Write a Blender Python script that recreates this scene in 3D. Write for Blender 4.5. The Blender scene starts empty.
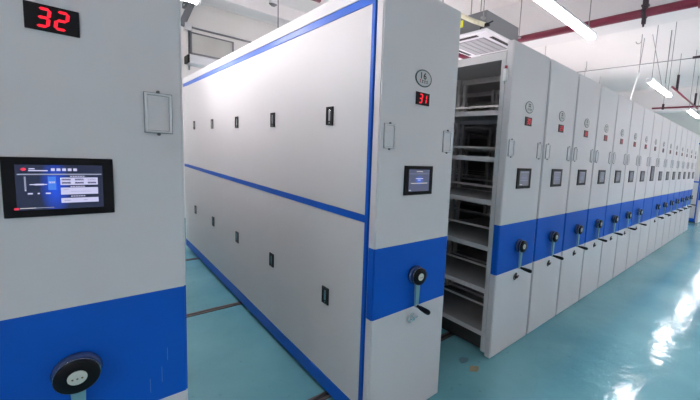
import bpy, bmesh, math, random
from mathutils import Vector, Matrix
random.seed(4)
EXP = 1.37
K = 2**-EXP      # screens and digits are given in display brightness
S = bpy.context.scene
C = S.collection

# ------------------------------------------------------------------ materials
def mat(name, col, rough=.5, metal=0., emit=None, strength=1., bump=0., bscale=60., vary=0., spec=.5, trans=0.):
    m = bpy.data.materials.new(name); m.use_nodes = True
    nt = m.node_tree; b = nt.nodes['Principled BSDF']
    b.inputs['Base Color'].default_value = (*col, 1)
    b.inputs['Roughness'].default_value = rough
    b.inputs['Metallic'].default_value = metal
    b.inputs['Specular IOR Level'].default_value = spec
    if trans: b.inputs['Transmission Weight'].default_value = trans
    if emit:
        b.inputs['Emission Color'].default_value = (*emit, 1)
        b.inputs['Emission Strength'].default_value = strength
    if bump or vary:
        tc = nt.nodes.new('ShaderNodeTexCoord')
        n = nt.nodes.new('ShaderNodeTexNoise'); n.inputs['Scale'].default_value = bscale
        n.inputs['Detail'].default_value = 3
        nt.links.new(tc.outputs['Object'], n.inputs['Vector'])
        if bump:
            bp = nt.nodes.new('ShaderNodeBump'); bp.inputs['Strength'].default_value = bump
            bp.inputs['Distance'].default_value = .002
            nt.links.new(n.outputs['Fac'], bp.inputs['Height'])
            nt.links.new(bp.outputs['Normal'], b.inputs['Normal'])
        if vary:
            n2 = nt.nodes.new('ShaderNodeTexNoise'); n2.inputs['Scale'].default_value = 1.7
            nt.links.new(tc.outputs['Object'], n2.inputs['Vector'])
            mx = nt.nodes.new('ShaderNodeMix'); mx.data_type = 'RGBA'
            mx.inputs['A'].default_value = (*[c*(1-vary) for c in col], 1)
            mx.inputs['B'].default_value = (*[min(1, c*(1+vary)) for c in col], 1)
            nt.links.new(n2.outputs['Fac'], mx.inputs['Factor'])
            nt.links.new(mx.outputs['Result'], b.inputs['Base Color'])
    return m

WHITE = mat('white_powder_coat', (.665, .64, .66), .5, bump=.08, bscale=500, vary=.025)
PANEL = mat('side_white_coat', (.66, .65, .65), .6, bump=.08, bscale=500, vary=.02)
BLUE = mat('blue_powder_coat', (.0005, .10, .55), .45, spec=.25, bump=.1, bscale=420, vary=.05)
GREY = mat('shelf_grey_paint', (.38, .385, .395), .42, bump=.05, bscale=300, vary=.03)
POST = mat('post_grey_paint', (.58, .58, .59), .42)
LIP = mat('shelf_lip_paint', (.62, .62, .64), .4)
DARK = mat('dark_bed_and_gap_shade', (.03, .03, .032), .6)  # rail bed colour; under the cabinets it paints the shade in the gap
SEAL = mat('grey_seal_rubber', (.30, .30, .31), .6)
SEAM = mat('dark_seam_rubber', (.10, .10, .105), .7)
BLACK = mat('black_plastic', (.004, .004, .006), .38, spec=.22)
BLACKM = mat('black_matte_plastic', (.006, .006, .007), .5, spec=.25)
CHROME = mat('chrome', (.72, .74, .76), .18, 1.)
CRANK = mat('crank_chrome_floor_tint', (.22, .42, .47), .3, .3)  # chrome arm with the floor's teal reflection put into its colour
LEDROW = mat('small_red_led', (.3, 0, .01), .4, emit=(1, .012, .06), strength=.75*K)
RING = mat('blue_tinted_ring', (.03, .06, .20), .15)
CAP = mat('ivory_cap', (.62, .66, .60), .4)
DOT = mat('brown_dot', (.14, .10, .05), .5)
LED = mat('red_led', (.5, 0, .01), .4, emit=(1, .010, .03), strength=1.15*K)
LEDDIM = mat('dim_red_led', (.2, 0, .01), .4, emit=(.35, .01, .03), strength=.6*K)
CARD = mat('label_card', (.58, .60, .62), .5)
LBLFR = mat('label_frame_plastic', (.74, .73, .75), .35)
LBLDK = mat('label_frame_grey_rim', (.22, .23, .25), .4)
OVALW = mat('number_plate_white', (.52, .53, .54), .4)
OVALR = mat('number_plate_teal_rim', (.04, .075, .075), .4)
INK = mat('black_ink', (.015, .015, .018), .6)
REDINK = mat('red_ink', (.35, .04, .05), .6)
WALL = mat('white_wall_paint', (.78, .76, .74), .8, bump=.1, bscale=30, vary=.03)
CEIL = mat('white_ceiling_paint', (.86, .84, .835), .85, bump=.1, bscale=25, vary=.03)
BEAM = mat('beam_paint', (.80, .785, .79), .85, bump=.1, bscale=25)
RED = mat('red_pipe_paint', (.17, .007, .035), .4)
IRON = mat('dark_iron', (.05, .035, .045), .5, .4)
STEELR = mat('rail_steel', (.16, .13, .12), .4, .7)
RODM = mat('hanger_rod_steel', (.30, .30, .31), .4, .6)
ACW = mat('air_conditioner_white', (.66, .66, .70), .45)
ACG = mat('galvanised_grey', (.17, .18, .195), .5, .2, vary=.1)
ACL2 = mat('grille_light_grey', (.33, .33, .36), .5)
ACL = mat('grille_grey', (.20, .20, .22), .5)
TUBE = mat('lamp_diffuser', (.9, .9, .95), .4, emit=(1.0, .935, .95), strength=31.)
LAMPB = mat('lamp_housing', (.75, .75, .77), .4)
INSUL = mat('cream_insulation', (.62, .60, .45), .7, bump=.5, bscale=60)
YELLOW = mat('yellow_tag', (.75, .72, .03), .5)
WPIPE = mat('white_plastic_pipe', (.85, .85, .84), .4)
PATCHB = mat('beige_patch', (.36, .32, .21), .7, bump=.5, bscale=90)
PATCHG = mat('grey_patch', (.075, .20, .24), .5)
GLASS = mat('frosted_window', (.50, .50, .48), .35, vary=.25)
SCRATCH = mat('scratch_bare', (.09, .22, .52), .5)
# screens
def emis(name, col, s): return mat(name, tuple(c*.1 for c in col), .25, emit=col, strength=s*K)
def screen_bg(name, base, glow, x0, wx, strength, zw=.05):
    m = mat(name, (.01, .01, .02), .2); nt = m.node_tree; b = nt.nodes['Principled BSDF']
    tc = nt.nodes.new('ShaderNodeTexCoord')
    mp = nt.nodes.new('ShaderNodeMapping'); mp.inputs['Location'].default_value = (-x0/wx, 0, 0)
    mp.inputs['Scale'].default_value = (1/wx, 0, 1/zw)
    g = nt.nodes.new('ShaderNodeTexGradient'); g.gradient_type = 'SPHERICAL'
    mx = nt.nodes.new('ShaderNodeMix'); mx.data_type = 'RGBA'
    mx.inputs['A'].default_value = (*base, 1); mx.inputs['B'].default_value = (*glow, 1)
    nt.links.new(tc.outputs['Object'], mp.inputs['Vector']); nt.links.new(mp.outputs['Vector'], g.inputs['Vector'])
    nt.links.new(g.outputs['Fac'], mx.inputs['Factor']); nt.links.new(mx.outputs['Result'], b.inputs['Emission Color'])
    b.inputs['Emission Strength'].default_value = strength*K
    return m
UI_BG = screen_bg('screen_menu_background', (.014, .022, .058), (.01, .10, .95), -.012, .030, .9, .085)
UI_BG2 = screen_bg('screen_idle_background', (.085, .10, .175), (.05, .18, .85), .0, .035, .9, .03)
UI_BG3 = screen_bg('screen_far_background', (.085, .095, .12), (.12, .15, .26), .0, .06, .9, .05)
UI_W = emis('screen_white', (.55, .55, .80), 1.); UI_G = emis('screen_grey_line', (.25, .27, .38), 1.)
UI_B = emis('screen_blue', (.06, .20, .75), 1.); UI_R = emis('screen_red', (.75, .05, .10), 1.)
UI_K = emis('screen_dark_text', (.05, .05, .12), 1.); UI_L = emis('screen_pale_line', (.45, .43, .45), 1.)

# floor: glossy teal epoxy with scuffs
def floor_mat():
    m = mat('teal_epoxy_floor', (.09, .26, .29), .12, spec=.3); nt = m.node_tree; b = nt.nodes['Principled BSDF']
    L = nt.links.new
    tc = nt.nodes.new('ShaderNodeTexCoord')
    n = nt.nodes.new('ShaderNodeTexNoise'); n.inputs['Scale'].default_value = .9; n.inputs['Detail'].default_value = 4
    cr = nt.nodes.new('ShaderNodeValToRGB')
    cr.color_ramp.elements[0].position = .30; cr.color_ramp.elements[0].color = (.095, .30, .36, 1)
    cr.color_ramp.elements[1].position = .72; cr.color_ramp.elements[1].color = (.19, .44, .50, 1)
    L(tc.outputs['Object'], n.inputs['Vector']); L(n.outputs['Fac'], cr.inputs['Fac'])
    n3 = nt.nodes.new('ShaderNodeTexNoise'); n3.inputs['Scale'].default_value = 16; n3.inputs['Detail'].default_value = 5
    L(tc.outputs['Object'], n3.inputs['Vector'])
    r3 = nt.nodes.new('ShaderNodeValToRGB'); r3.color_ramp.elements[0].position = .66; r3.color_ramp.elements[1].position = .74
    L(n3.outputs['Fac'], r3.inputs['Fac'])
    mx = nt.nodes.new('ShaderNodeMix'); mx.data_type = 'RGBA'; mx.inputs['B'].default_value = (.07, .16, .19, 1)
    ml = nt.nodes.new('ShaderNodeMath'); ml.operation = 'MULTIPLY'; ml.inputs[1].default_value = .45
    L(r3.outputs['Color'], ml.inputs[0]); L(ml.outputs[0], mx.inputs['Factor']); L(cr.outputs['Color'], mx.inputs['A'])
    L(mx.outputs['Result'], b.inputs['Base Color'])
    n2 = nt.nodes.new('ShaderNodeTexNoise'); n2.inputs['Scale'].default_value = 8; n2.inputs['Detail'].default_value = 6
    L(tc.outputs['Object'], n2.inputs['Vector'])
    mr = nt.nodes.new('ShaderNodeMapRange'); mr.inputs['From Min'].default_value = .35; mr.inputs['From Max'].default_value = .7
    mr.inputs['To Min'].default_value = .04; mr.inputs['To Max'].default_value = .18
    L(n2.outputs['Fac'], mr.inputs['Value']); L(mr.outputs['Result'], b.inputs['Roughness'])
    bp = nt.nodes.new('ShaderNodeBump'); bp.inputs['Strength'].default_value = .5; bp.inputs['Distance'].default_value = .008
    L(n2.outputs['Fac'], bp.inputs['Height']); L(bp.outputs['Normal'], b.inputs['Normal'])
    return m
FLOOR = floor_mat()

# ------------------------------------------------------------------ mesh helpers
class MB:
    """collects shapes with material indices and builds ONE mesh object"""
    def __init__(s): s.bm = bmesh.new(); s.mats = []
    def mi(s, m):
        if m not in s.mats: s.mats.append(m)
        return s.mats.index(m)
    def box(s, x0, x1, y0, y1, z0, z1, m, bev=0., rot=None, about=None):
        b = bmesh.new()
        bmesh.ops.create_cube(b, size=1)
        for v in b.verts:
            v.co = Vector(((x0+x1)/2+v.co.x*(x1-x0), (y0+y1)/2+v.co.y*(y1-y0), (z0+z1)/2+v.co.z*(z1-z0)))
        if bev: bmesh.ops.bevel(b, geom=b.edges[:], offset=bev, segments=2, affect='EDGES', profile=.5)
        if rot: bmesh.ops.rotate(b, verts=b.verts, cent=about or Vector(((x0+x1)/2, (y0+y1)/2, (z0+z1)/2)), matrix=rot)
        s.merge(b, m); return s
    def merge(s, b, m, smooth=False):
        i = s.mi(m)
        for f in b.faces: f.material_index = i; f.smooth = smooth
        me = bpy.data.meshes.new('t'); b.to_mesh(me); b.free()
        s.bm.from_mesh(me); bpy.data.meshes.remove(me)
    def rod(s, p0, p1, r0, m, r1=None, seg=12, sx=1., caps=True, smooth=True):
        p0, p1 = Vector(p0), Vector(p1); r1 = r0 if r1 is None else r1
        d = p1-p0; b = bmesh.new()
        bmesh.ops.create_cone(b, cap_ends=caps, segments=seg, radius1=r0, radius2=r1, depth=d.length)
        q = d.to_track_quat('Z', 'Y').to_matrix().to_4x4()
        if sx != 1.:
            for v in b.verts: v.co.x *= sx
        bmesh.ops.transform(b, matrix=Matrix.Translation((p0+p1)/2) @ q, verts=b.verts)
        i = s.mi(m)
        for f in b.faces: f.smooth = smooth and len(f.verts) == 4
        for f in b.faces: f.material_index = i
        me = bpy.data.meshes.new('t'); b.to_mesh(me); b.free(); s.bm.from_mesh(me); bpy.data.meshes.remove(me)
        return s
    def path(s, pts, r, m, seg=10):
        for a, c in zip(pts, pts[1:]): s.rod(a, c, r, m, seg=seg)
        for a in pts[1:-1]:
            b = bmesh.new(); bmesh.ops.create_uvsphere(b, u_segments=seg, v_segments=6, radius=r)
            bmesh.ops.translate(b, verts=b.verts, vec=Vector(a)); s.merge(b, m, True)
        return s
    def lathe_y(s, c, prof, m, seg=32):
        """profile [(radius, y offset)] revolved about the y axis through c"""
        b = bmesh.new(); rings = []
        for r, y in prof:
            rings.append([b.verts.new((c[0]+r*math.cos(2*math.pi*k/seg), c[1]+y, c[2]+r*math.sin(2*math.pi*k/seg))) for k in range(seg)])
        for a, d in zip(rings, rings[1:]):
            for k in range(seg): b.faces.new((a[k], a[(k+1) % seg], d[(k+1) % seg], d[k]))
        b.faces.new(rings[-1]); b.faces.new(rings[0][::-1])
        bmesh.ops.recalc_face_normals(b, faces=b.faces)
        i = s.mi(m)
        for f in b.faces: f.material_index = i; f.smooth = len(f.verts) == 4
        me = bpy.data.meshes.new('t'); b.to_mesh(me); b.free(); s.bm.from_mesh(me); bpy.data.meshes.remove(me)
        return s
    def poly_y(s, pts, y0, y1, m):
        """prism: outline pts (x,z), between y0 (front) and y1"""
        b = bmesh.new()
        A = [b.verts.new((x, y0, z)) for x, z in pts]; B = [b.verts.new((x, y1, z)) for x, z in pts]
        b.faces.new(A); b.faces.new(B[::-1]); n = len(pts)
        for k in range(n): b.faces.new((A[k], B[k], B[(k+1) % n], A[(k+1) % n]))
        bmesh.ops.recalc_face_normals(b, faces=b.faces)
        s.merge(b, m); return s
    def text_xz(s, body, cx, y, cz, h, m, bold=.0, sx=1.):
        cu = bpy.data.curves.new('t', 'FONT'); cu.body = body; cu.size = 1; cu.align_x = 'CENTER'; cu.align_y = 'CENTER'
        cu.space_character = 1.12; cu.extrude = .01; cu.offset = bold
        o = bpy.data.objects.new('t', cu); C.objects.link(o)
        dg = bpy.context.evaluated_depsgraph_get(); me = bpy.data.meshes.new_from_object(o.evaluated_get(dg))
        k = h/.72
        xs = [v.co.x for v in me.vertices]; ys = [v.co.y for v in me.vertices]
        mx_, my_ = (min(xs)+max(xs))/2, (min(ys)+max(ys))/2
        for v in me.vertices: v.co = Vector((cx+(v.co.x-mx_)*k*sx, y-(v.co.z+.01)*.02, cz+(v.co.y-my_)*k))
        n0 = len(s.bm.faces); s.bm.from_mesh(me); s.bm.faces.ensure_lookup_table(); i = s.mi(m)
        for f in s.bm.faces[n0:]: f.material_index = i
        bpy.data.objects.remove(o); bpy.data.curves.remove(cu); bpy.data.meshes.remove(me)
        return s
    def build(s, name, parent=None, loc=(0, 0, 0)):
        me = bpy.data.meshes.new(name); s.bm.to_mesh(me); s.bm.free()
        for m in s.mats: me.materials.append(m)
        o = bpy.data.objects.new(name, me); C.objects.link(o); o.location = loc
        if parent: o.parent = parent
        return o

def thing(name, label, cat, loc=(0, 0, 0), group=None):
    o = bpy.data.objects.new(name, None); C.objects.link(o); o.location = loc
    o.empty_display_size = .1
    return tag(o, label, cat, group)
def tag(o, label, cat, group=None):
    o['label'] = label; o['category'] = cat
    if group: o['group'] = group
    return o
def structure(o): o['kind'] = 'structure'; return o
def kids(o): return [c for c in bpy.data.objects if c.parent == o]
def copy_tree(o, parent=None):
    ch = list(o.children)
    c = o.copy(); C.objects.link(c)
    if parent: c.parent = parent
    for k in ch: copy_tree(k, c)
    return c
def place(mesh_of, name, parent, loc=(0, 0, 0)):
    o = bpy.data.objects.new(name, mesh_of.data); C.objects.link(o); o.parent = parent; o.location = loc
    return o

# ------------------------------------------------------------------ the room
XL, XR, YF, YB, ZC = -7., 19., -3.6, 6.9, 4.2
b = MB(); b.box(XL-.2, XR+.2, YF-.2, YB+.2, -.2, 0, FLOOR); structure(b.build('floor'))
b = MB(); b.box(XL-.2, XR+.2, YF-.2, YB+.2, ZC, ZC+.2, CEIL); structure(b.build('ceiling'))
for nm, a in (('wall_left', (XL-.2, XL, YF-.2, YB+.2)), ('wall_right', (XR, XR+.2, YF-.2, YB+.2)),
              ('wall_front', (XL, XR, YF-.2, YF)), ('wall_back', (XL, XR, YB, YB+.2))):
    b = MB(); b.box(*a, 0, ZC, WALL); structure(b.build(nm))
b = MB(); b.box(4.85, 5.25, YF, YB, 3.52, ZC, BEAM, bev=.01); structure(b.build('trim_1'))
b = MB(); b.box(13.4, 13.8, YF, YB, 3.45, ZC, BEAM, bev=.01); structure(b.build('trim_2'))
b = MB(); b.box(XL, 4.85, 5.6, 6.0, 3.95, ZC, BEAM, bev=.01); structure(b.build('trim_3'))
# window high on the back wall
b = MB(); b.box(1.16, 1.86, 6.86, 6.90, 3.22, 3.60, GLASS)
for z in (3.22, 3.60): b.box(1.14, 1.88, 6.84, 6.90, z-.012, z+.012, ACG)
for x in (1.15, 1.865): b.box(x-.015, x+.015, 6.84, 6.90, 3.22, 3.60, ACG)
structure(b.build('window_1'))

# floor rails (double steel strips let into the floor)
for i, y in enumerate((.46, 2.18, 3.93)):
    b = MB(); b.box(-6.5, 17.5, y-.035, y+.035, -.01, .003, DARK)
    for s in (-1, 1): b.box(-6.5, 17.5, y+s*.022-.009, y+s*.022+.009, -.005, .007, STEELR, bev=.002)
    o = b.build('floor_rail')
    tag(o, ('steel track let into the floor, nearest to the cabinet fronts',
            'steel track let into the floor, middle one of three, crossing the left aisle',
            'steel track let into the floor, farthest one in the left aisle')[i], 'rail', 'floor tracks under the cabinets')

# ------------------------------------------------------------------ cabinets
W = .556; HW = W/2; H = 2.40; ZB1, ZB2 = 1.0607, .675; LEN = 4.62; NB = 5; PIT = .8775; Y0 = .055
def front_panel_mb(w=W):
    m = MB(); h = w/2
    b = bmesh.new(); bmesh.ops.create_cube(b, size=1)
    for v in b.verts: v.co = Vector((v.co.x*w, .0285+v.co.y*.057, 1.202+v.co.z*2.396))
    bmesh.ops.bevel(b, geom=b.edges[:], offset=.006, segments=3, affect='EDGES')
    for z in (ZB1, ZB2):
        bmesh.ops.bisect_plane(b, geom=b.verts[:]+b.edges[:]+b.faces[:], plane_co=(0, 0, z), plane_no=(0, 0, 1))
    iw, ib = m.mi(WHITE), m.mi(BLUE)
    for f in b.faces:
        z = f.calc_center_median().z
        f.material_index = ib if ZB2 < z < ZB1 else iw
        f.smooth = False
    me = bpy.data.meshes.new('t'); b.to_mesh(me); b.free(); m.bm.from_mesh(me); bpy.data.meshes.remove(me)
    return m

# prototypes of shared part meshes are kept as a dictionary of objects taken from the first cabinet
P = {}
def part(key, name, maker, parent, loc=(0, 0, 0)):
    if key in P: return place(P[key], name, parent, loc)
    o = maker().build(name, parent, loc); P[key] = o; return o

SEG = {'0': 'abcdef', '1': 'bc', '2': 'abged', '3': 'abgcd', '4': 'fgbc', '5': 'afgcd', '6': 'afgedc', '7': 'abc', '8': 'abcdefg', '9': 'abcdfg'}
def digit_mb(ch, led, t=.0031):
    m = MB(); w, h, sl = .0195, .022, .12
    def q(x0, z0, x1, z1):
        dx, dz = x1-x0, z1-z0; L = math.hypot(dx, dz); ux, uz = dx/L, dz/L; nx, nz = -uz, ux
        g = .0006
        a = [(x0+ux*g, z0+uz*g), (x0+ux*(g+t)+nx*t, z0+uz*(g+t)+nz*t), (x1-ux*(g+t)+nx*t, z1-uz*(g+t)+nz*t), (x1-ux*g, z1-uz*g),
             (x1-ux*(g+t)-nx*t, z1-uz*(g+t)-nz*t), (x0+ux*(g+t)-nx*t, z0+uz*(g+t)-nz*t)]
        m.poly_y([(x+sl*z, z) for x, z in a], -.0012, 0, led)
    c = w/2
    D = dict(a=(-c, h, c, h), g=(-c, 0, c, 0), d=(-c, -h, c, -h), f=(-c, h, -c, 0), e=(-c, 0, -c, -h), b=(c, h, c, 0), c=(c, 0, c, -h))
    for s_ in SEG[ch]: q(*D[s_])
    return m
def display_mb():
    m = MB(); m.box(-.0495, .0495, -.005, .001, -.0335, .0335, BLACK, bev=.0015); return m
def plate_mb(no=None):
    m = MB(); n = 40
    def ov(a, c, y, mt): m.poly_y([(a*math.cos(2*math.pi*k/n), c*math.sin(2*math.pi*k/n)) for k in range(n)], y, .001, mt)
    ov(.060, .046, -.003, OVALR); ov(.053, .040, -.0036, OVALW)
    if no: m.text_xz(no, -.002, -.0037, .013, .034, INK, .018)
    else:
        m.box(-.016, .014, -.0042, -.0036, .022, .027, INK); m.box(-.016, .014, -.0042, -.0036, .006, .010, INK)
        for x in (-.016, .011): m.box(x, x+.004, -.0042, -.0036, -.002, .027, INK)
        m.box(-.004, 0, -.0042, -.0036, .0, .026, INK)
    # lower line of small characters
    for k in range(4):
        x = -.030+k*.0165; mt = REDINK if (no and k < 1) else INK
        m.box(x, x+.011, -.0042, -.0036, -.012-.001*k, -.009-.001*k, mt); m.box(x+.003, x+.006, -.0042, -.0036, -.024, -.008, mt)
        m.box(x, x+.011, -.0042, -.0036, -.024, -.0215, mt)
    return m
def holder_mb():
    m = MB(); w, h = .0355, .0625
    m.box(-w, w, -.003, .001, -h, h, LBLDK)
    t = .0075
    for a in ((-w+.0022, w-.0022, h-t, h-.002), (-w+.0022, w-.0022, -h+.002, -h+t), (-w+.0022, -w+t+.001, -h+.002, h-.002), (w-t-.001, w-.0022, -h+.002, h-.002)):
        m.box(a[0], a[1], -.010, .0, a[2], a[3], LBLFR, bev=.0015)
    m.box(-w+t, w-t, -.002, 0, -h+t, h-t, LBLDK)
    for z in (h+.003, -h-.003): m.rod((0, .0, z), (0, -.008, z), .0045, SEAM, seg=8)
    return m
def card_mb():
    m = MB(); m.box(-.0262, .0262, -.0036, -.002, -.0535, .0535, WHITE); return m
def bezel_mb(h=.080):
    m = MB(); m.box(-.1045, .1045, -.009, .001, -h, h, BLACK, bev=.002); return m
def uirect(m, u0, u1, v0, v1, mt, w, h, y=-.0105):
    m.box(-w+2*w*u0, -w+2*w*u1, y-.0004, y+.0006, h-2*h*v1, h-2*h*v0, mt)
def ui_menu():
    w, h = .0815, .0605; m = MB(); m.box(-w, w, -.0096, -.008, -h, h, UI_BG)
    R = lambda u0, u1, v0, v1, mt: uirect(m, u0, u1, v0, v1, mt, w, h, -.0100)
    m.poly_y([(-w+2*w*(.09+.03*math.cos(a*.5236)), h-2*h*(.1+.035*math.sin(a*.5236))) for a in range(12)], -.0102, -.0095, UI_R)
    R(.145, .21, .075, .10, UI_W); R(.14, .35, .115, .14, UI_W)
    for k in range(5): R(.385+.064*k, .430+.064*k, .075, .135, UI_W)
    R(.02, .985, .195, .225, UI_G); R(.09, .11, .26, .58, UI_G); R(.145, .335, .425, .445, UI_W); R(.20, .30, .418, .452, UI_W)
    for u0, u1 in ((.12, .175), (.225, .25), (.315, .37)): R(u0, u1, .62, .65, UI_W)
    R(.345, .435, .26, .56, UI_B); R(.355, .425, .37, .41, UI_W)
    for v0, v1 in ((.285, .455), (.515, .675), (.755, .865)): R(.485, .935, v0, v1, UI_W)
    for v in (.245, .48, .705):
        for k in range(6): R(.60+.03*k, .622+.03*k, v, v+.022, UI_W)
    for v in (.31, .385):
        for u in (.50, .655, .81): R(u, u+.105, v, v+.04, UI_K)
    R(.60, .85, .60, .625, UI_G); R(.52, .58, .545, .56, UI_G); R(.52, .60, .80, .82, UI_G); R(.75, .80, .80, .815, UI_G)
    R(.03, .20, .945, .965, UI_L); R(.20, .40, .95, .965, UI_G); R(-.03, .02, .94, .985, UI_R)
    return m
def ui_idle():
    w, h = .0765, .0605; m = MB(); m.box(-w, w, -.0096, -.008, -h, h, UI_BG2)
    R = lambda u0, u1, v0, v1, mt: uirect(m, u0, u1, v0, v1, mt, w, h, -.0100)
    R(.35, .65, .07, .11, UI_L); R(.02, .98, .19, .205, UI_G)
    R(.32, .68, .40, .43, UI_W); R(.42, .56, .47, .50, UI_W); R(.1, .9, .61, .65, UI_L); R(.02, .12, .92, .96, UI_L)
    return m
def ui_far(h=.0585):
    w = .071; m = MB(); m.box(-w, w, -.0096, -.008, -h, h, UI_BG3)
    R = lambda u0, u1, v0, v1, mt: uirect(m, u0, u1, v0, v1, mt, w, h, -.0100)
    R(.05, .95, .05, .09, UI_G); R(.2, .8, .45, .48, UI_G); R(.1, .9, .62, .65, UI_G); R(.05, .3, .88, .94, UI_L)
    return m
def crank_arm():
    m = MB()
    m.poly_y([(-.020, 0), (-.016, -.045), (-.0115, -.175), (-.006, -.187), (.006, -.187), (.0115, -.175), (.016, -.045), (.020, 0)], -.036, -.022, CRANK)
    m.rod((0, -.040, -.178), (0, -.018, -.178), .010, CHROME)
    return m
def hub_ring():
    m = MB(); m.lathe_y((0, 0, 0), [(.040, .0), (.052, -.003), (.054, -.012), (.050, -.022), (.044, -.024)], RING); return m
def hub_disc():
    m = MB(); m.lathe_y((0, 0, 0), [(.045, -.036), (.0485, -.040), (.0485, -.052), (.0455, -.056), (.02, -.0555)], BLACK)
    m.lathe_y((0, 0, 0), [(.0492, -.040), (.0492, -.043)], CHROME); return m
def hub_cap():
    m = MB(); m.lathe_y((0, 0, 0), [(.0205, -.055), (.0205, -.0575), (.019, -.059)], CAP)
    for k in (-1, 0, 1): m.rod((k*.0098, -.0585, -.002), (k*.0098, -.0600, -.002), .0024, DOT, seg=8)
    return m
def crank_grip():
    m = MB(); y = -.038; prof = [(.008, 0), (.009, -.01), (.0125, -.035), (.0145, -.07), (.0145, -.088), (.011, -.098), (.004, -.101)]
    m.lathe_y((0, y, -.178), prof, BLACKM, 16)
    bmesh.ops.rotate(m.bm, verts=m.bm.verts, cent=(0, y, -.178), matrix=Matrix.Rotation(.06, 3, 'X'))
    return m
def lock_mb(dark):
    m = MB(); mt = IRON if dark else CHROME
    m.rod((0, .001, 0), (0, -.010, 0), .013, mt, seg=20); m.rod((0, -.010, 0), (0, -.018, 0), .008, mt, seg=16)
    m.box(-.0015, .0015, -.0195, -.018, -.005, .005, BLACKM)
    for cx, cz, a, c in ((-.019, .003, .015, .021), (-.004, .026, .010, .007)):
        n = 20; pts = [(cx+a*math.cos(2*math.pi*k/n), -.006, cz+c*math.sin(2*math.pi*k/n)) for k in range(n+1)]
        m.path(pts, .0038, mt, 6)
    m.box(.008, .036, -.012, -.004, -.001, .007, mt, bev=.001)
    return m
def pull_mb():   # on the plane x=0 facing -x, centred on y=0,z=0
    m = MB()
    w, h = .0395, .053
    m.box(-.004, .001, -w, w, -h, h, BLACKM, bev=.0015)
    for a in ((-w, w, h-.008, h), (-w, w, -h, -h+.008), (-w, -w+.009, -h, h), (w-.009, w, -h, h)): m.box(-.007, -.003, a[0], a[1], a[2], a[3], BLACK, bev=.001)
    return m
def pull_lever():
    m = MB(); m.box(-.0062, -.0035, -.010, .012, -.030, .036, CHROME, bev=.002)
    m.rod((-.0035, 0, -.041), (-.0062, 0, -.041), .005, CHROME, seg=10); return m

def fittings(t, number, dim=False, menu=False, big=False, no_crank=False, plate=None, lockdark=True, hx=.010):
    far = lockdark
    d = part('disp', 'number_display', display_mb, t, (0, 0, 1.857))
    sc_ = .86 if far else 1.
    for k, ch in enumerate(number):
        g_ = part(('dig', ch, dim, far), 'digit', lambda: digit_mb(ch, LEDDIM if dim else (LEDROW if far else LED), .0026 if far else .0034), d, ((-.0165+.033*k-(.0 if ch != '1' else .002))*sc_, -.005, 0)); g_.scale = (sc_, 1, sc_)
    part(('plate', plate), 'number_plate', lambda: plate_mb(plate), t, (0, 0, 1.965))
    for s in (-1, 1):
        h = part('holder', 'label_holder', holder_mb, t, (s*.2145, 0, 1.64))
        part('card', 'card', card_mb, h)
    zz = 1.413 if not big else 1.455
    hh = .080 if not big else .122
    p = part(('bez', big), 'control_panel', lambda: bezel_mb(hh), t, (0, 0, zz))
    p['label'] = 'black framed touch control panel'
    if menu: part('menu', 'screen', ui_menu, p)
    elif plate: part('idle', 'screen', ui_idle, p)
    elif big: part('bigs', 'screen', lambda: ui_far(.10), p)
    else: part('far', 'screen', ui_far, p)
    if not no_crank:
        c = part('arm', 'crank', crank_arm, t, (hx, 0, .869))
        part('ring', 'hub_ring', hub_ring, c); part('disc', 'hub_disc', hub_disc, c)
        part('cap', 'hub_cap', hub_cap, c); part('grip', 'crank_grip', crank_grip, c)
        part(('lock', lockdark), 'lock', lambda: lock_mb(lockdark), t, (.008, 0, .605))

def panel_y(k): return .100+k*PIT, .100+(k+1)*PIT-.004
def closed_side(t, x, sgn):
    """white doors between blue trim on the side facing sgn*x, x = plane of that side"""
    def frame():
        m = MB(); a, c = -.012, .0
        m.box(a, c, .072, .098, .02, H-.045, BLUE)
        m.box(a, c, .072, LEN, 2.285, 2.327, BLUE); m.box(a, c, .098, LEN, 1.183, 1.221, BLUE)
        m.box(a, c, .072, LEN, .036, .130, BLUE)
        m.box(a-.004, c, .06, LEN, 2.327, H, PANEL, bev=.002)
        m.box(a+.001, c, 4.443, LEN, .13, 2.285, PANEL)
        if sgn > 0: bmesh.ops.scale(m.bm, vec=(-1, 1, 1), verts=m.bm.verts); bmesh.ops.reverse_faces(m.bm, faces=m.bm.faces)
        return m
    f = part(('frame', sgn), 'side_trim', frame, t, (x, 0, 0)); f['label'] = 'blue edge strips framing the white side'
    for k in range(NB):
        for lo in (0, 1):
            def pan():
                m = MB(); z0, z1 = ((1.223, 2.283), (.132, 1.181))[lo]; a, b_ = panel_y(0); b_ = min(b_, LEN)
                m.box(-.010, -.001, a, b_, z0, z1, PANEL, bev=.001)
                if sgn > 0: bmesh.ops.scale(m.bm, vec=(-1, 1, 1), verts=m.bm.verts); bmesh.ops.reverse_faces(m.bm, faces=m.bm.faces)
                return m
            p = part(('pan', sgn, lo), 'side_panel', pan, t, (x, k*PIT*.991, 0))
            if sgn < 0:
                pl = part('pull', 'pull_handle', pull_mb, p, (-.010, .4915, (1.75, .652)[lo]))
                part('lever', 'lever', pull_lever, pl)

def body_closed(t):
    def mk():
        m = MB(); m.box(-HW+.014, HW-.014, .056, LEN-.005, .07, H-.01, GREY)
        m.box(-HW+.04, HW-.04, .07, LEN-.03, .008, .07, DARK); return m  # near-black plinth paints the shadow gap below the cabinet
    part('closed', 'body', mk, t)
def top_cover(t):
    part('top', 'top_cover', lambda: MB().box(-HW+.002, HW-.002, .056, LEN, H-.012, H, PANEL, bev=.002), t)

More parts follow.
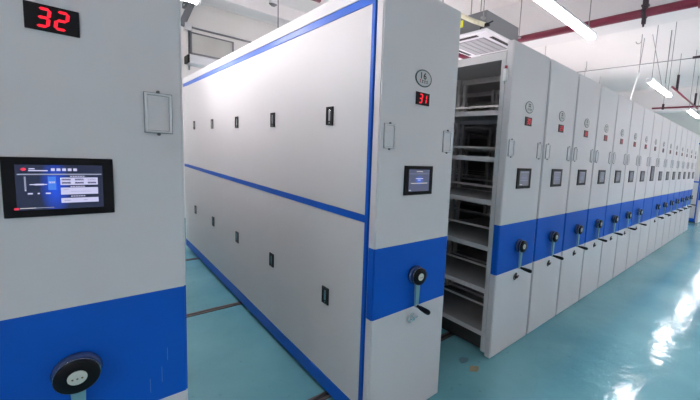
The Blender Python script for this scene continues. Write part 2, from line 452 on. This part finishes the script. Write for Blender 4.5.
SH = (1.915, 1.565, 1.235, .875, .535, .185)
def body_open(t, nb=NB):
    """open steel shelving seen from the aisle"""
    def base():
        m = MB(); m.box(-HW+.06, HW-.06, .07, LEN-.03, .008, .115, DARK); m.box(-HW+.02, HW-.02, .058, LEN, .115, .14, DARK); return m  # dark colour stands in for the shade below the lowest shelf
    part('base', 'shaded_base', base, t)
    def top():
        m = MB(); m.box(-HW+.001, HW-.001, .057, LEN, 2.315, 2.33, PANEL)
        for s in (-1, 1): m.box(s*(HW-.001)-.0015, s*(HW-.001)+.0015, .057, LEN, 2.272, 2.33, PANEL)
        return m
    part('otop', 'top_cover', top, t)
    part('rear', 'rear_light_block', lambda: MB().box(-HW+.002, HW-.002, LEN-.004, LEN+.001, .1, 2.31, GREY), t)  # added at the unseen end to keep light out of the shelves
    def post():
        m = MB()
        m.box(-.014, .014, -.018, .018, .04, 2.32, POST, bev=.003)
        return m
    part('eplate', 'end_plate', lambda: MB().box(-HW+.030, HW-.030, .057, .064, .1, 2.30, GREY), t)
    part('cpost', 'end_post', lambda: MB().box(-HW+.001, -HW+.030, .057, .097, .03, 2.33, POST, bev=.003), t)
    place(P['cpost'], 'end_post', t, (W-.031, 0, 0))
    for k in range(1, nb+1):
        for x in (-HW+.032, 0, HW-.032):
            if x == 0: continue
            elif 0: part('mpost', 'middle_post', lambda: MB().box(-.02, .02, -.014, .014, .04, 2.31, POST, bev=.003), t, (0, .078+k*PIT*.985-.01, 0))
            else: part('post', 'post', post, t, (x, .078+k*PIT*.985, 0))
    def shelf():
        m = MB(); y0, y1 = .099, .06+PIT
        m.box(-HW+.012, HW-.012, y0, y1, -.004, 0, GREY)
        for s in (-1, 1): m.box(s*(HW-.012)-.0018, s*(HW-.012)+.0018, y0, y1, -.036, .001, LIP, bev=.001)
        m.box(-HW+.014, HW-.014, y0, y0+.003, -.03, .0, POST); m.box(-HW+.014, HW-.014, y1-.003, y1, -.03, .0, POST)
        return m
    def rail():
        m = MB(); y0, y1 = .09, .07+PIT
        m.box(-.004, .004, y0, y1, -.009, .009, WPIPE, bev=.001)
        return m
    for k in range(nb):
        for i, z in enumerate(SH):
            part('shelf', 'shelf', shelf, t, (0, k*PIT*.985, z))
            part('rail', 'divider_rail', rail, t, (0, k*PIT*.985, z+.078))

def cabinet(xc, label, number, kind, group=None, **kw):
    last = kw.pop('last', False)
    t = thing('mobile_shelving_cabinet', label, 'cabinet', (xc, 0, 0), group)
    part('front', 'front_panel', front_panel_mb, t)
    if kind == 'open': body_open(t, kw.pop('nb', NB))
    elif kind == 'row': body_closed(t); top_cover(t)
    if kind != 'side' and not last: part('seal', 'edge_seal', lambda: MB().box(HW-.004, HW+.0205, .012, .05, .01, 2.385, SEAL), t)
    else:
        body_closed(t); top_cover(t); closed_side(t, -HW+.013, -1)
    fittings(t, number, **kw)
    return t

c32 = cabinet(-.439, 'nearest white cabinet at left edge, display reading 32, lit menu screen, blue band', '32', 'side', menu=True, lockdark=False)
c31 = cabinet(.906, 'white cabinet with blue-trimmed long side, oval plate 16 and display reading 31', '31', 'side', plate='16', lockdark=False)
def scr():
    m = MB()
    for x, z0, z1 in ((.222, .810, .854), (.206, .737, .791), (.175, .712, .761)):
        m.box(x-.0006, x+.0006, -.0006, .001, z0, z1, SCRATCH)
    return m
s_ = scr().build('scratch_marks', c32); s_['label'] = 'pale scratches on the blue band'
ordn = ['first', 'second', 'third', 'fourth', 'fifth', 'sixth', 'seventh', 'eighth', 'ninth', 'tenth', 'eleventh', 'twelfth', 'thirteenth', 'fourteenth', 'last']
PX = .5774; X30 = 1.7596+HW
for i in range(15):
    n = str(30-i)
    if i == 0: lab = 'white cabinet beside the open aisle, its left side showing open grey shelves'
    elif i == 7: lab = 'white row cabinet with taller touch screen and no crank, eighth from the open shelves'
    elif i == 14: lab = 'white blue-banded cabinet at the far end of the closed row'
    else: lab = 'white blue-banded cabinet, %s in the closed row counting from the open shelves' % ordn[i]
    cabinet(X30+i*PX, lab, n, 'open' if i < 5 else 'row', 'white blue-banded cabinets standing closed up in a row',
            dim=(i > 7), big=(i == 7), no_crank=(i == 7), last=(i == 14))
for i in range(3):
    lab = ('white cabinet beyond the gap after the long row, cut by right picture edge',
           'white cabinet second beyond the far gap, hidden at the right edge',
           'white cabinet third beyond the far gap, hidden at the right edge')[i]
    if i: continue
    cabinet(12.06+HW, lab, '15', 'side', dim=True)

# small white sensor clipped to the top of the end post of the open cabinet
b = MB(); b.box(-.012, .012, -.014, .014, -.055, .03, WPIPE, bev=.003); b.rod((-.004, -.004, .03), (-.004, -.004, .05), .010, REDINK, seg=10)
b.box(-.006, .010, .004, .018, -.075, .05, POST, bev=.002)
tag(b.build('door_sensor', None, (1.745, .045, 2.17)), 'small white sensor with red cap at top of the open shelving post', 'sensor')

# ------------------------------------------------------------------ ceiling services
def lamp(x0, y, label, L=1.40, z=2.87, drop=True):
    t = thing('batten_light', label, 'ceiling light', (x0+L/2, y, z), 'hanging tube lights')
    k = 'L%.2f' % z
    part(k+'h', 'housing', lambda: MB().box(-L/2, L/2, -.046, .046, .016, .042, LAMPB, bev=.004), t)
    def df():
        m = MB()
        for s in (-1, 1): m.rod((-L/2+.02, s*.021, -.004), (L/2-.02, s*.021, -.004), .018, TUBE, seg=14)
        return m
    part(k+'d', 'tube_pair', df, t)
    for s in (-1, 1):
        part(k+'e', 'end_cap', lambda: MB().box(-.012, .012, -.043, .043, -.024, .034, LAMPB, bev=.005), t, (s*(L/2-.008), 0, 0))
        part(k+'r', 'hanger_rod', lambda: MB().rod((0, 0, .048), (0, 0, ZC-z-.001), .0055, RODM, seg=6), t, (s*(L/2-.12), 0, 0))
    return t
FRONT = True
LY, LYB, LYC = .11, 2.68, 5.3
for x, y, l in ((1.983, LY, 'big bright tube light hanging right above the open shelving cabinet'),
    (5.724, LY, 'middle tube light hanging above the closed row of cabinets'),
    (9.07, LY, 'far small tube light near the right picture edge'),
    (12.0, LY, 'tube light hanging beyond the far end of the row'),
    (15.2, LY, 'added fill tube light hanging past the second ceiling beam'),  # this and the next three are added to brighten the ceiling past the beam
    (15.2, LYB, 'added fill tube light past the second ceiling beam, over the rear'),
    (14.4, -2.7, 'added fill tube light past the second ceiling beam, over the front aisle'),
    (14.6, LYC, 'added fill tube light past the second ceiling beam, by the back wall'),
    (-1.76, LY, 'tube light hanging above the nearest cabinet'),
    (-.96, LYB, 'tube light end showing at the top of the left aisle'),
    (2.3, LYB, 'tube light over the cabinets behind the biggest light'),
    (5.9, LYB, 'tube light over the cabinets behind the middle light'),
    (9.4, LYB, 'tube light over the cabinets behind the far light'),
    (-1.2, LYC, 'tube light hanging near the back wall over the left aisle'),
    (3.2, LYC, 'tube light hanging near the back wall behind the air conditioner'),
    (7.2, LYC, 'tube light hanging near the back wall behind the row'),
    (-4.2, -2.7, 'unseen fill tube light added over the front aisle behind the viewer'),  # this and the next two are added out of view to light the fronts
    (5.0, -2.7, 'unseen fill tube light added over the front aisle opposite the row'),
    (9.5, -2.7, 'unseen fill tube light added over the front aisle near the far end of the row')):
    lamp(x, y, l)
lamp(-1.2, 1.35, 'unseen fill tube light added high over the near part of the left aisle', z=3.45)  # added out of view to brighten the long side panel and aisle floor

# red sprinkler main along y and its fittings
ZP, XP = 3.40, 4.40
t = thing('sprinkler_pipe', 'thick red sprinkler main crossing under the ceiling beam', 'pipe', (XP, 0, ZP))
MB().rod((0, YF+.05, 0), (0, 3.0, 0), .050, RED, seg=20).build('pipe', t)
def clamp():
    m = MB(); m.rod((0, -.025, 0), (0, .025, 0), .062, IRON, seg=20)
    m.box(-.02, .02, -.03, .03, .05, .17, IRON, bev=.004); m.box(-.02, .02, -.022, .022, -.13, -.05, IRON, bev=.006)
    m.box(-.03, .03, -.04, .04, .075, .095, IRON); m.rod((0, 0, .1), (0, 0, ZC-ZP-.001), .009, IRON, seg=8)
    m.rod((0, 0, -.16), (0, 0, -.1), .012, IRON, seg=8)
    return m
clamp().build('pipe_clamp', t, (0, -.08, 0))
b = MB(); b.rod((0, -.05, 0), (0, .05, 0), .072, RED, seg=20); b.rod((0, -.014, 0), (0, .014, 0), .085, IRON, seg=20)
for s in (-1, 1): b.box(s*.085-.014, s*.085+.014, -.04, .04, -.014, .014, RED, bev=.003); b.rod((s*.085, -.06, 0), (s*.085, .06, 0), .006, CHROME, seg=8)
b.build('pipe_coupling', t, (0, -.66, 0))
tag(MB().rod((3.75, 2.48, 3.2), (4.33, 2.48, 3.2), .045, RED, seg=16).rod((4.2, 2.48, 3.2), (4.2, 2.48, ZC-.001), .008, RODM, seg=6).build('branch_pipe'), 'short red pipe end behind the ceiling air conditioner', 'pipe')
tag(MB().rod((-3, 2.85, 3.40), (1.72, 2.85, 3.40), .052, RED, seg=16).rod((1.60, 2.85, 3.40), (1.73, 2.85, 3.40), .060, RED, seg=16).rod((0, 2.85, 3.4), (0, 2.85, ZC-.001), .008, RODM, seg=6).build('branch_pipe'),
    'red pipe end above the top edge of the long side panel', 'pipe')
t = thing('sprinkler_pipe', 'thin red pipe high above the row running towards the far lamps', 'pipe', (0, 0, 3.36))
MB().rod((8.85, .42, 0), (12.4, .42, 0), .022, RED, seg=12).build('pipe', t)
for x in (9.35, 11.9): MB().rod((x, .42, -.01), (x, .42, .36), .028, IRON, seg=10).rod((x, .42, .35), (x, .42, ZC-3.36-.001), .007, RODM, seg=6).build('riser', t)
t = thing('sprinkler_pipe', 'thin red pipe crossing below the far ceiling beam', 'pipe', (12.4, 0, 3.42))
MB().rod((0, -3.4, 0), (0, 1.6, 0), .028, RED, seg=12).build('pipe', t)
for y in (1.3, .1): MB().rod((0, y, -.05), (0, y, .12), .035, IRON, seg=10).rod((0, y, .1), (0, y, ZC-3.42-.001), .007, RODM, seg=6).build('fitting', t)
# conduit, hanging drop and hook
t = thing('conduit', 'thin grey conduit running across the ceiling above the row', 'conduit', (8.9, 0, 3.95))
MB().rod((0, .05, 0), (0, 2.7, 0), .011, RODM, seg=8).build('tube', t)
MB().rod((0, -.03, .01), (0, .12, .01), .028, IRON, seg=8).build('end_fitting', t)
MB().rod((0, 2.4, 0), (0, 2.4, .249), .008, RODM, seg=8).build('bracket', t)
t = thing('drop_pole', 'slim white pole dangling on wires from a ceiling hook', 'pole', (7.55, .77, 3.45))
MB().rod((0, 0, 0), (0, .12, -.60), .015, WPIPE, seg=10).build('pole', t)
MB().rod((0, 0, 0), (0, .02, .749), .006, RODM, seg=6).rod((0, .005, 0), (0, -.03, .66), .006, RODM, seg=6).build('wire', t)
n = 9; MB().path([(0, .02+.05+.05*math.cos(math.pi*k/n+math.pi), .62-.05*math.sin(math.pi*k/n)) for k in range(n+1)], .007, RODM, 6).build('hook', t)
tag(MB().rod((7.62, .62, 4.18), (6.5, .11, 2.95), .005, RODM, seg=6).build('stay_wire'), 'thin slanting wire from the ceiling hook down to the middle tube light', 'wire')
tag(MB().rod((7.62, .30, 3.2), (7.62, .30, ZC), .009, RODM, seg=6).build('hanger_rod'), 'thin vertical steel rod right of the dangling white pole', 'rod')

# cassette air conditioner
t = thing('cassette_air_conditioner', 'white ceiling cassette air conditioner with grey housing above the open shelves', 'air conditioner', (3.57, 1.75, 3.1))
h = .44
b = MB(); b.box(-h, h, -h, h, 0, .045, ACW, bev=.012)
b.build('face_panel', t)
b = MB(); b.box(-.28, .28, -.28, .28, -.006, .001, ACL)
for k in range(5): b.box(-.275, .275, -.262+k*.108, -.262+k*.108+.086, -.010, -.004, ACL2, bev=.002)
b.build('grille', t)
for a in ((-.40, -.345, -.25, .25), (.345, .40, -.25, .25), (-.25, .25, -.40, -.345), (-.25, .25, .345, .40)):
    MB().box(*a, -.004, .002, BLACKM, bev=.001).build('air_slot', t)
MB().box(-.375, .375, -.375, .375, .045, .29, ACG, bev=.004).build('housing', t)
for sx in (-1, 1):
    for sy in (-1, 1):
        MB().rod((sx*.42, sy*.36, .18), (sx*.42, sy*.36, ZC-3.1), .0065, RODM, seg=6).box(sx*.42-.03, sx*.42+.03, sy*.36-.02, sy*.36+.02, .17, .19, RODM).build('hanger_rod', t)
b = MB(); b.path([(-.46, -.42, .075), (-.47, -.36, .10), (-.48, -.28, .135), (-.49, -.17, .19), (-.49, -.06, .25), (-.49, .3, .32)], .028, INSUL, 12); b.build('insulated_pipe', t)
b = MB(); b.box(-.47, -.43, -.48, -.42, .05, .09, BLACKM, bev=.008); b.rod((-.45, -.45, .08), (-.40, -.50, .12), .008, BLACKM); b.path([(-.45, -.42, .06), (-.46, -.36, .05), (-.44, -.34, .045)], .007, BLACKM); b.build('drain_valve', t)
MB().box(-.51, -.495, -.10, -.02, .10, .18, YELLOW).build('tag', t)

# left rear: services by the back wall
tag(MB().rod((-2, 6.80, 3.68), (3.4, 6.80, 3.68), .018, ACG, seg=10).build('wall_conduit'), 'dark grey conduit running along the back wall at upper left', 'conduit')
t = thing('wall_air_conditioner', 'long white wall unit with dark end under the high back window', 'air conditioner', (1.33, 6.72, 3.05))
MB().box(-.26, .5, -.16, .17, -.07, .09, ACW, bev=.02).build('casing', t)
MB().box(-.29, -.25, -.15, .16, -.06, .08, BLACKM, bev=.01).build('end_cover', t)
b = MB(); b.box(-.05, .05, -.05, .05, -.28, .28, ACG, bev=.01, rot=Matrix.Rotation(.35, 3, 'Y')); b.box(-.03, .03, -.04, .3, .12, .2, ACG); b.box(-.06, .05, -.06, .06, -.34, -.2, CHROME, bev=.01)
tag(b.build('wall_bracket', None, (1.04, 6.5, 3.86)), 'grey slanted metal bracket at the back wall by the left lamp', 'bracket')
tag(MB().rod((1.12, 6.882, 2.9), (1.12, 6.882, 3.66), .012, ACG, seg=6).build('vertical_conduit'), 'thin vertical grey conduit down the left back wall', 'conduit')
b = MB(); b.rod((0, 0, .14), (0, 0, .06), .012, RODM, seg=8); b.rod((0, 0, .07), (0, 0, -.02), .05, ACW, .07, seg=14); b.rod((0, 0, -.02), (0, 0, -.05), .07, ACG, .03, seg=14)
tag(b.build('smoke_detector', None, (2.08, 5.3, 4.06)), 'small round detector hanging from the ceiling at upper left', 'detector')
tag(MB().rod((2.17, 5.3, 3.3), (2.17, 5.3, ZC), .010, RODM, seg=6).build('hanger_rod'), 'thin rod hanging down beside the small round detector', 'rod')

# floor marks
b = MB(); b.poly_y([(.04*math.cos(a)*(1+.2*math.sin(3*a)), .035*math.sin(a)) for a in [k*.5236 for k in range(12)]], 0, .0012, PATCHG)
bmesh.ops.rotate(b.bm, verts=b.bm.verts, cent=(0, 0, 0), matrix=Matrix.Rotation(math.radians(90), 3, 'X'))
tag(b.build('stain', None, (1.60, .13, .001)), 'small dark grey spot on the floor behind the beige scrap', 'stain')
b = MB(); b.poly_y([(-.05, -.006), (-.008, .042), (.018, .030), (.052, .004), (.012, -.042), (-.012, -.030)], 0, .0015, PATCHB)
bmesh.ops.rotate(b.bm, verts=b.bm.verts, cent=(0, 0, 0), matrix=Matrix.Rotation(math.radians(90), 3, 'X'))
tag(b.build('paper_scrap', None, (1.574, .006, .001)), 'small beige scrap lying on the floor in front of the open aisle', 'scrap')

# ------------------------------------------------------------------ camera
yaw, pitch, roll = 0.8044923252705233, -0.10589017967064586, 0.058763334339725276
f = Vector((math.sin(yaw)*math.cos(pitch), math.cos(yaw)*math.cos(pitch), math.sin(pitch)))
r = Vector((math.cos(yaw), -math.sin(yaw), 0)); u = r.cross(f)
rr = r*math.cos(roll)+u*math.sin(roll); uu = -r*math.sin(roll)+u*math.cos(roll)
cd = bpy.data.cameras.new('camera'); cam = bpy.data.objects.new('camera', cd); C.objects.link(cam)
M = Matrix((rr, uu, -f)).transposed().to_4x4(); M.translation = Vector((-.39992, -1.40986, 1.56358)); cam.matrix_world = M
cd.sensor_width = 36; cd.lens = 345.0526/700*36
cd.shift_x = (350-437.3136)/700; cd.shift_y = (190.924-200)/700
cd.clip_start = .05
S.camera = cam

w = bpy.data.worlds.new('world'); S.world = w; w.use_nodes = True
w.node_tree.nodes['Background'].inputs[0].default_value = (.9, .95, 1, 1); w.node_tree.nodes['Background'].inputs[1].default_value = .3
S.view_settings.view_transform = 'Standard'; S.view_settings.look = 'None'; S.view_settings.gamma = 1
S.view_settings.exposure = EXP
S.cycles.max_bounces = 8; S.cycles.diffuse_bounces = 6
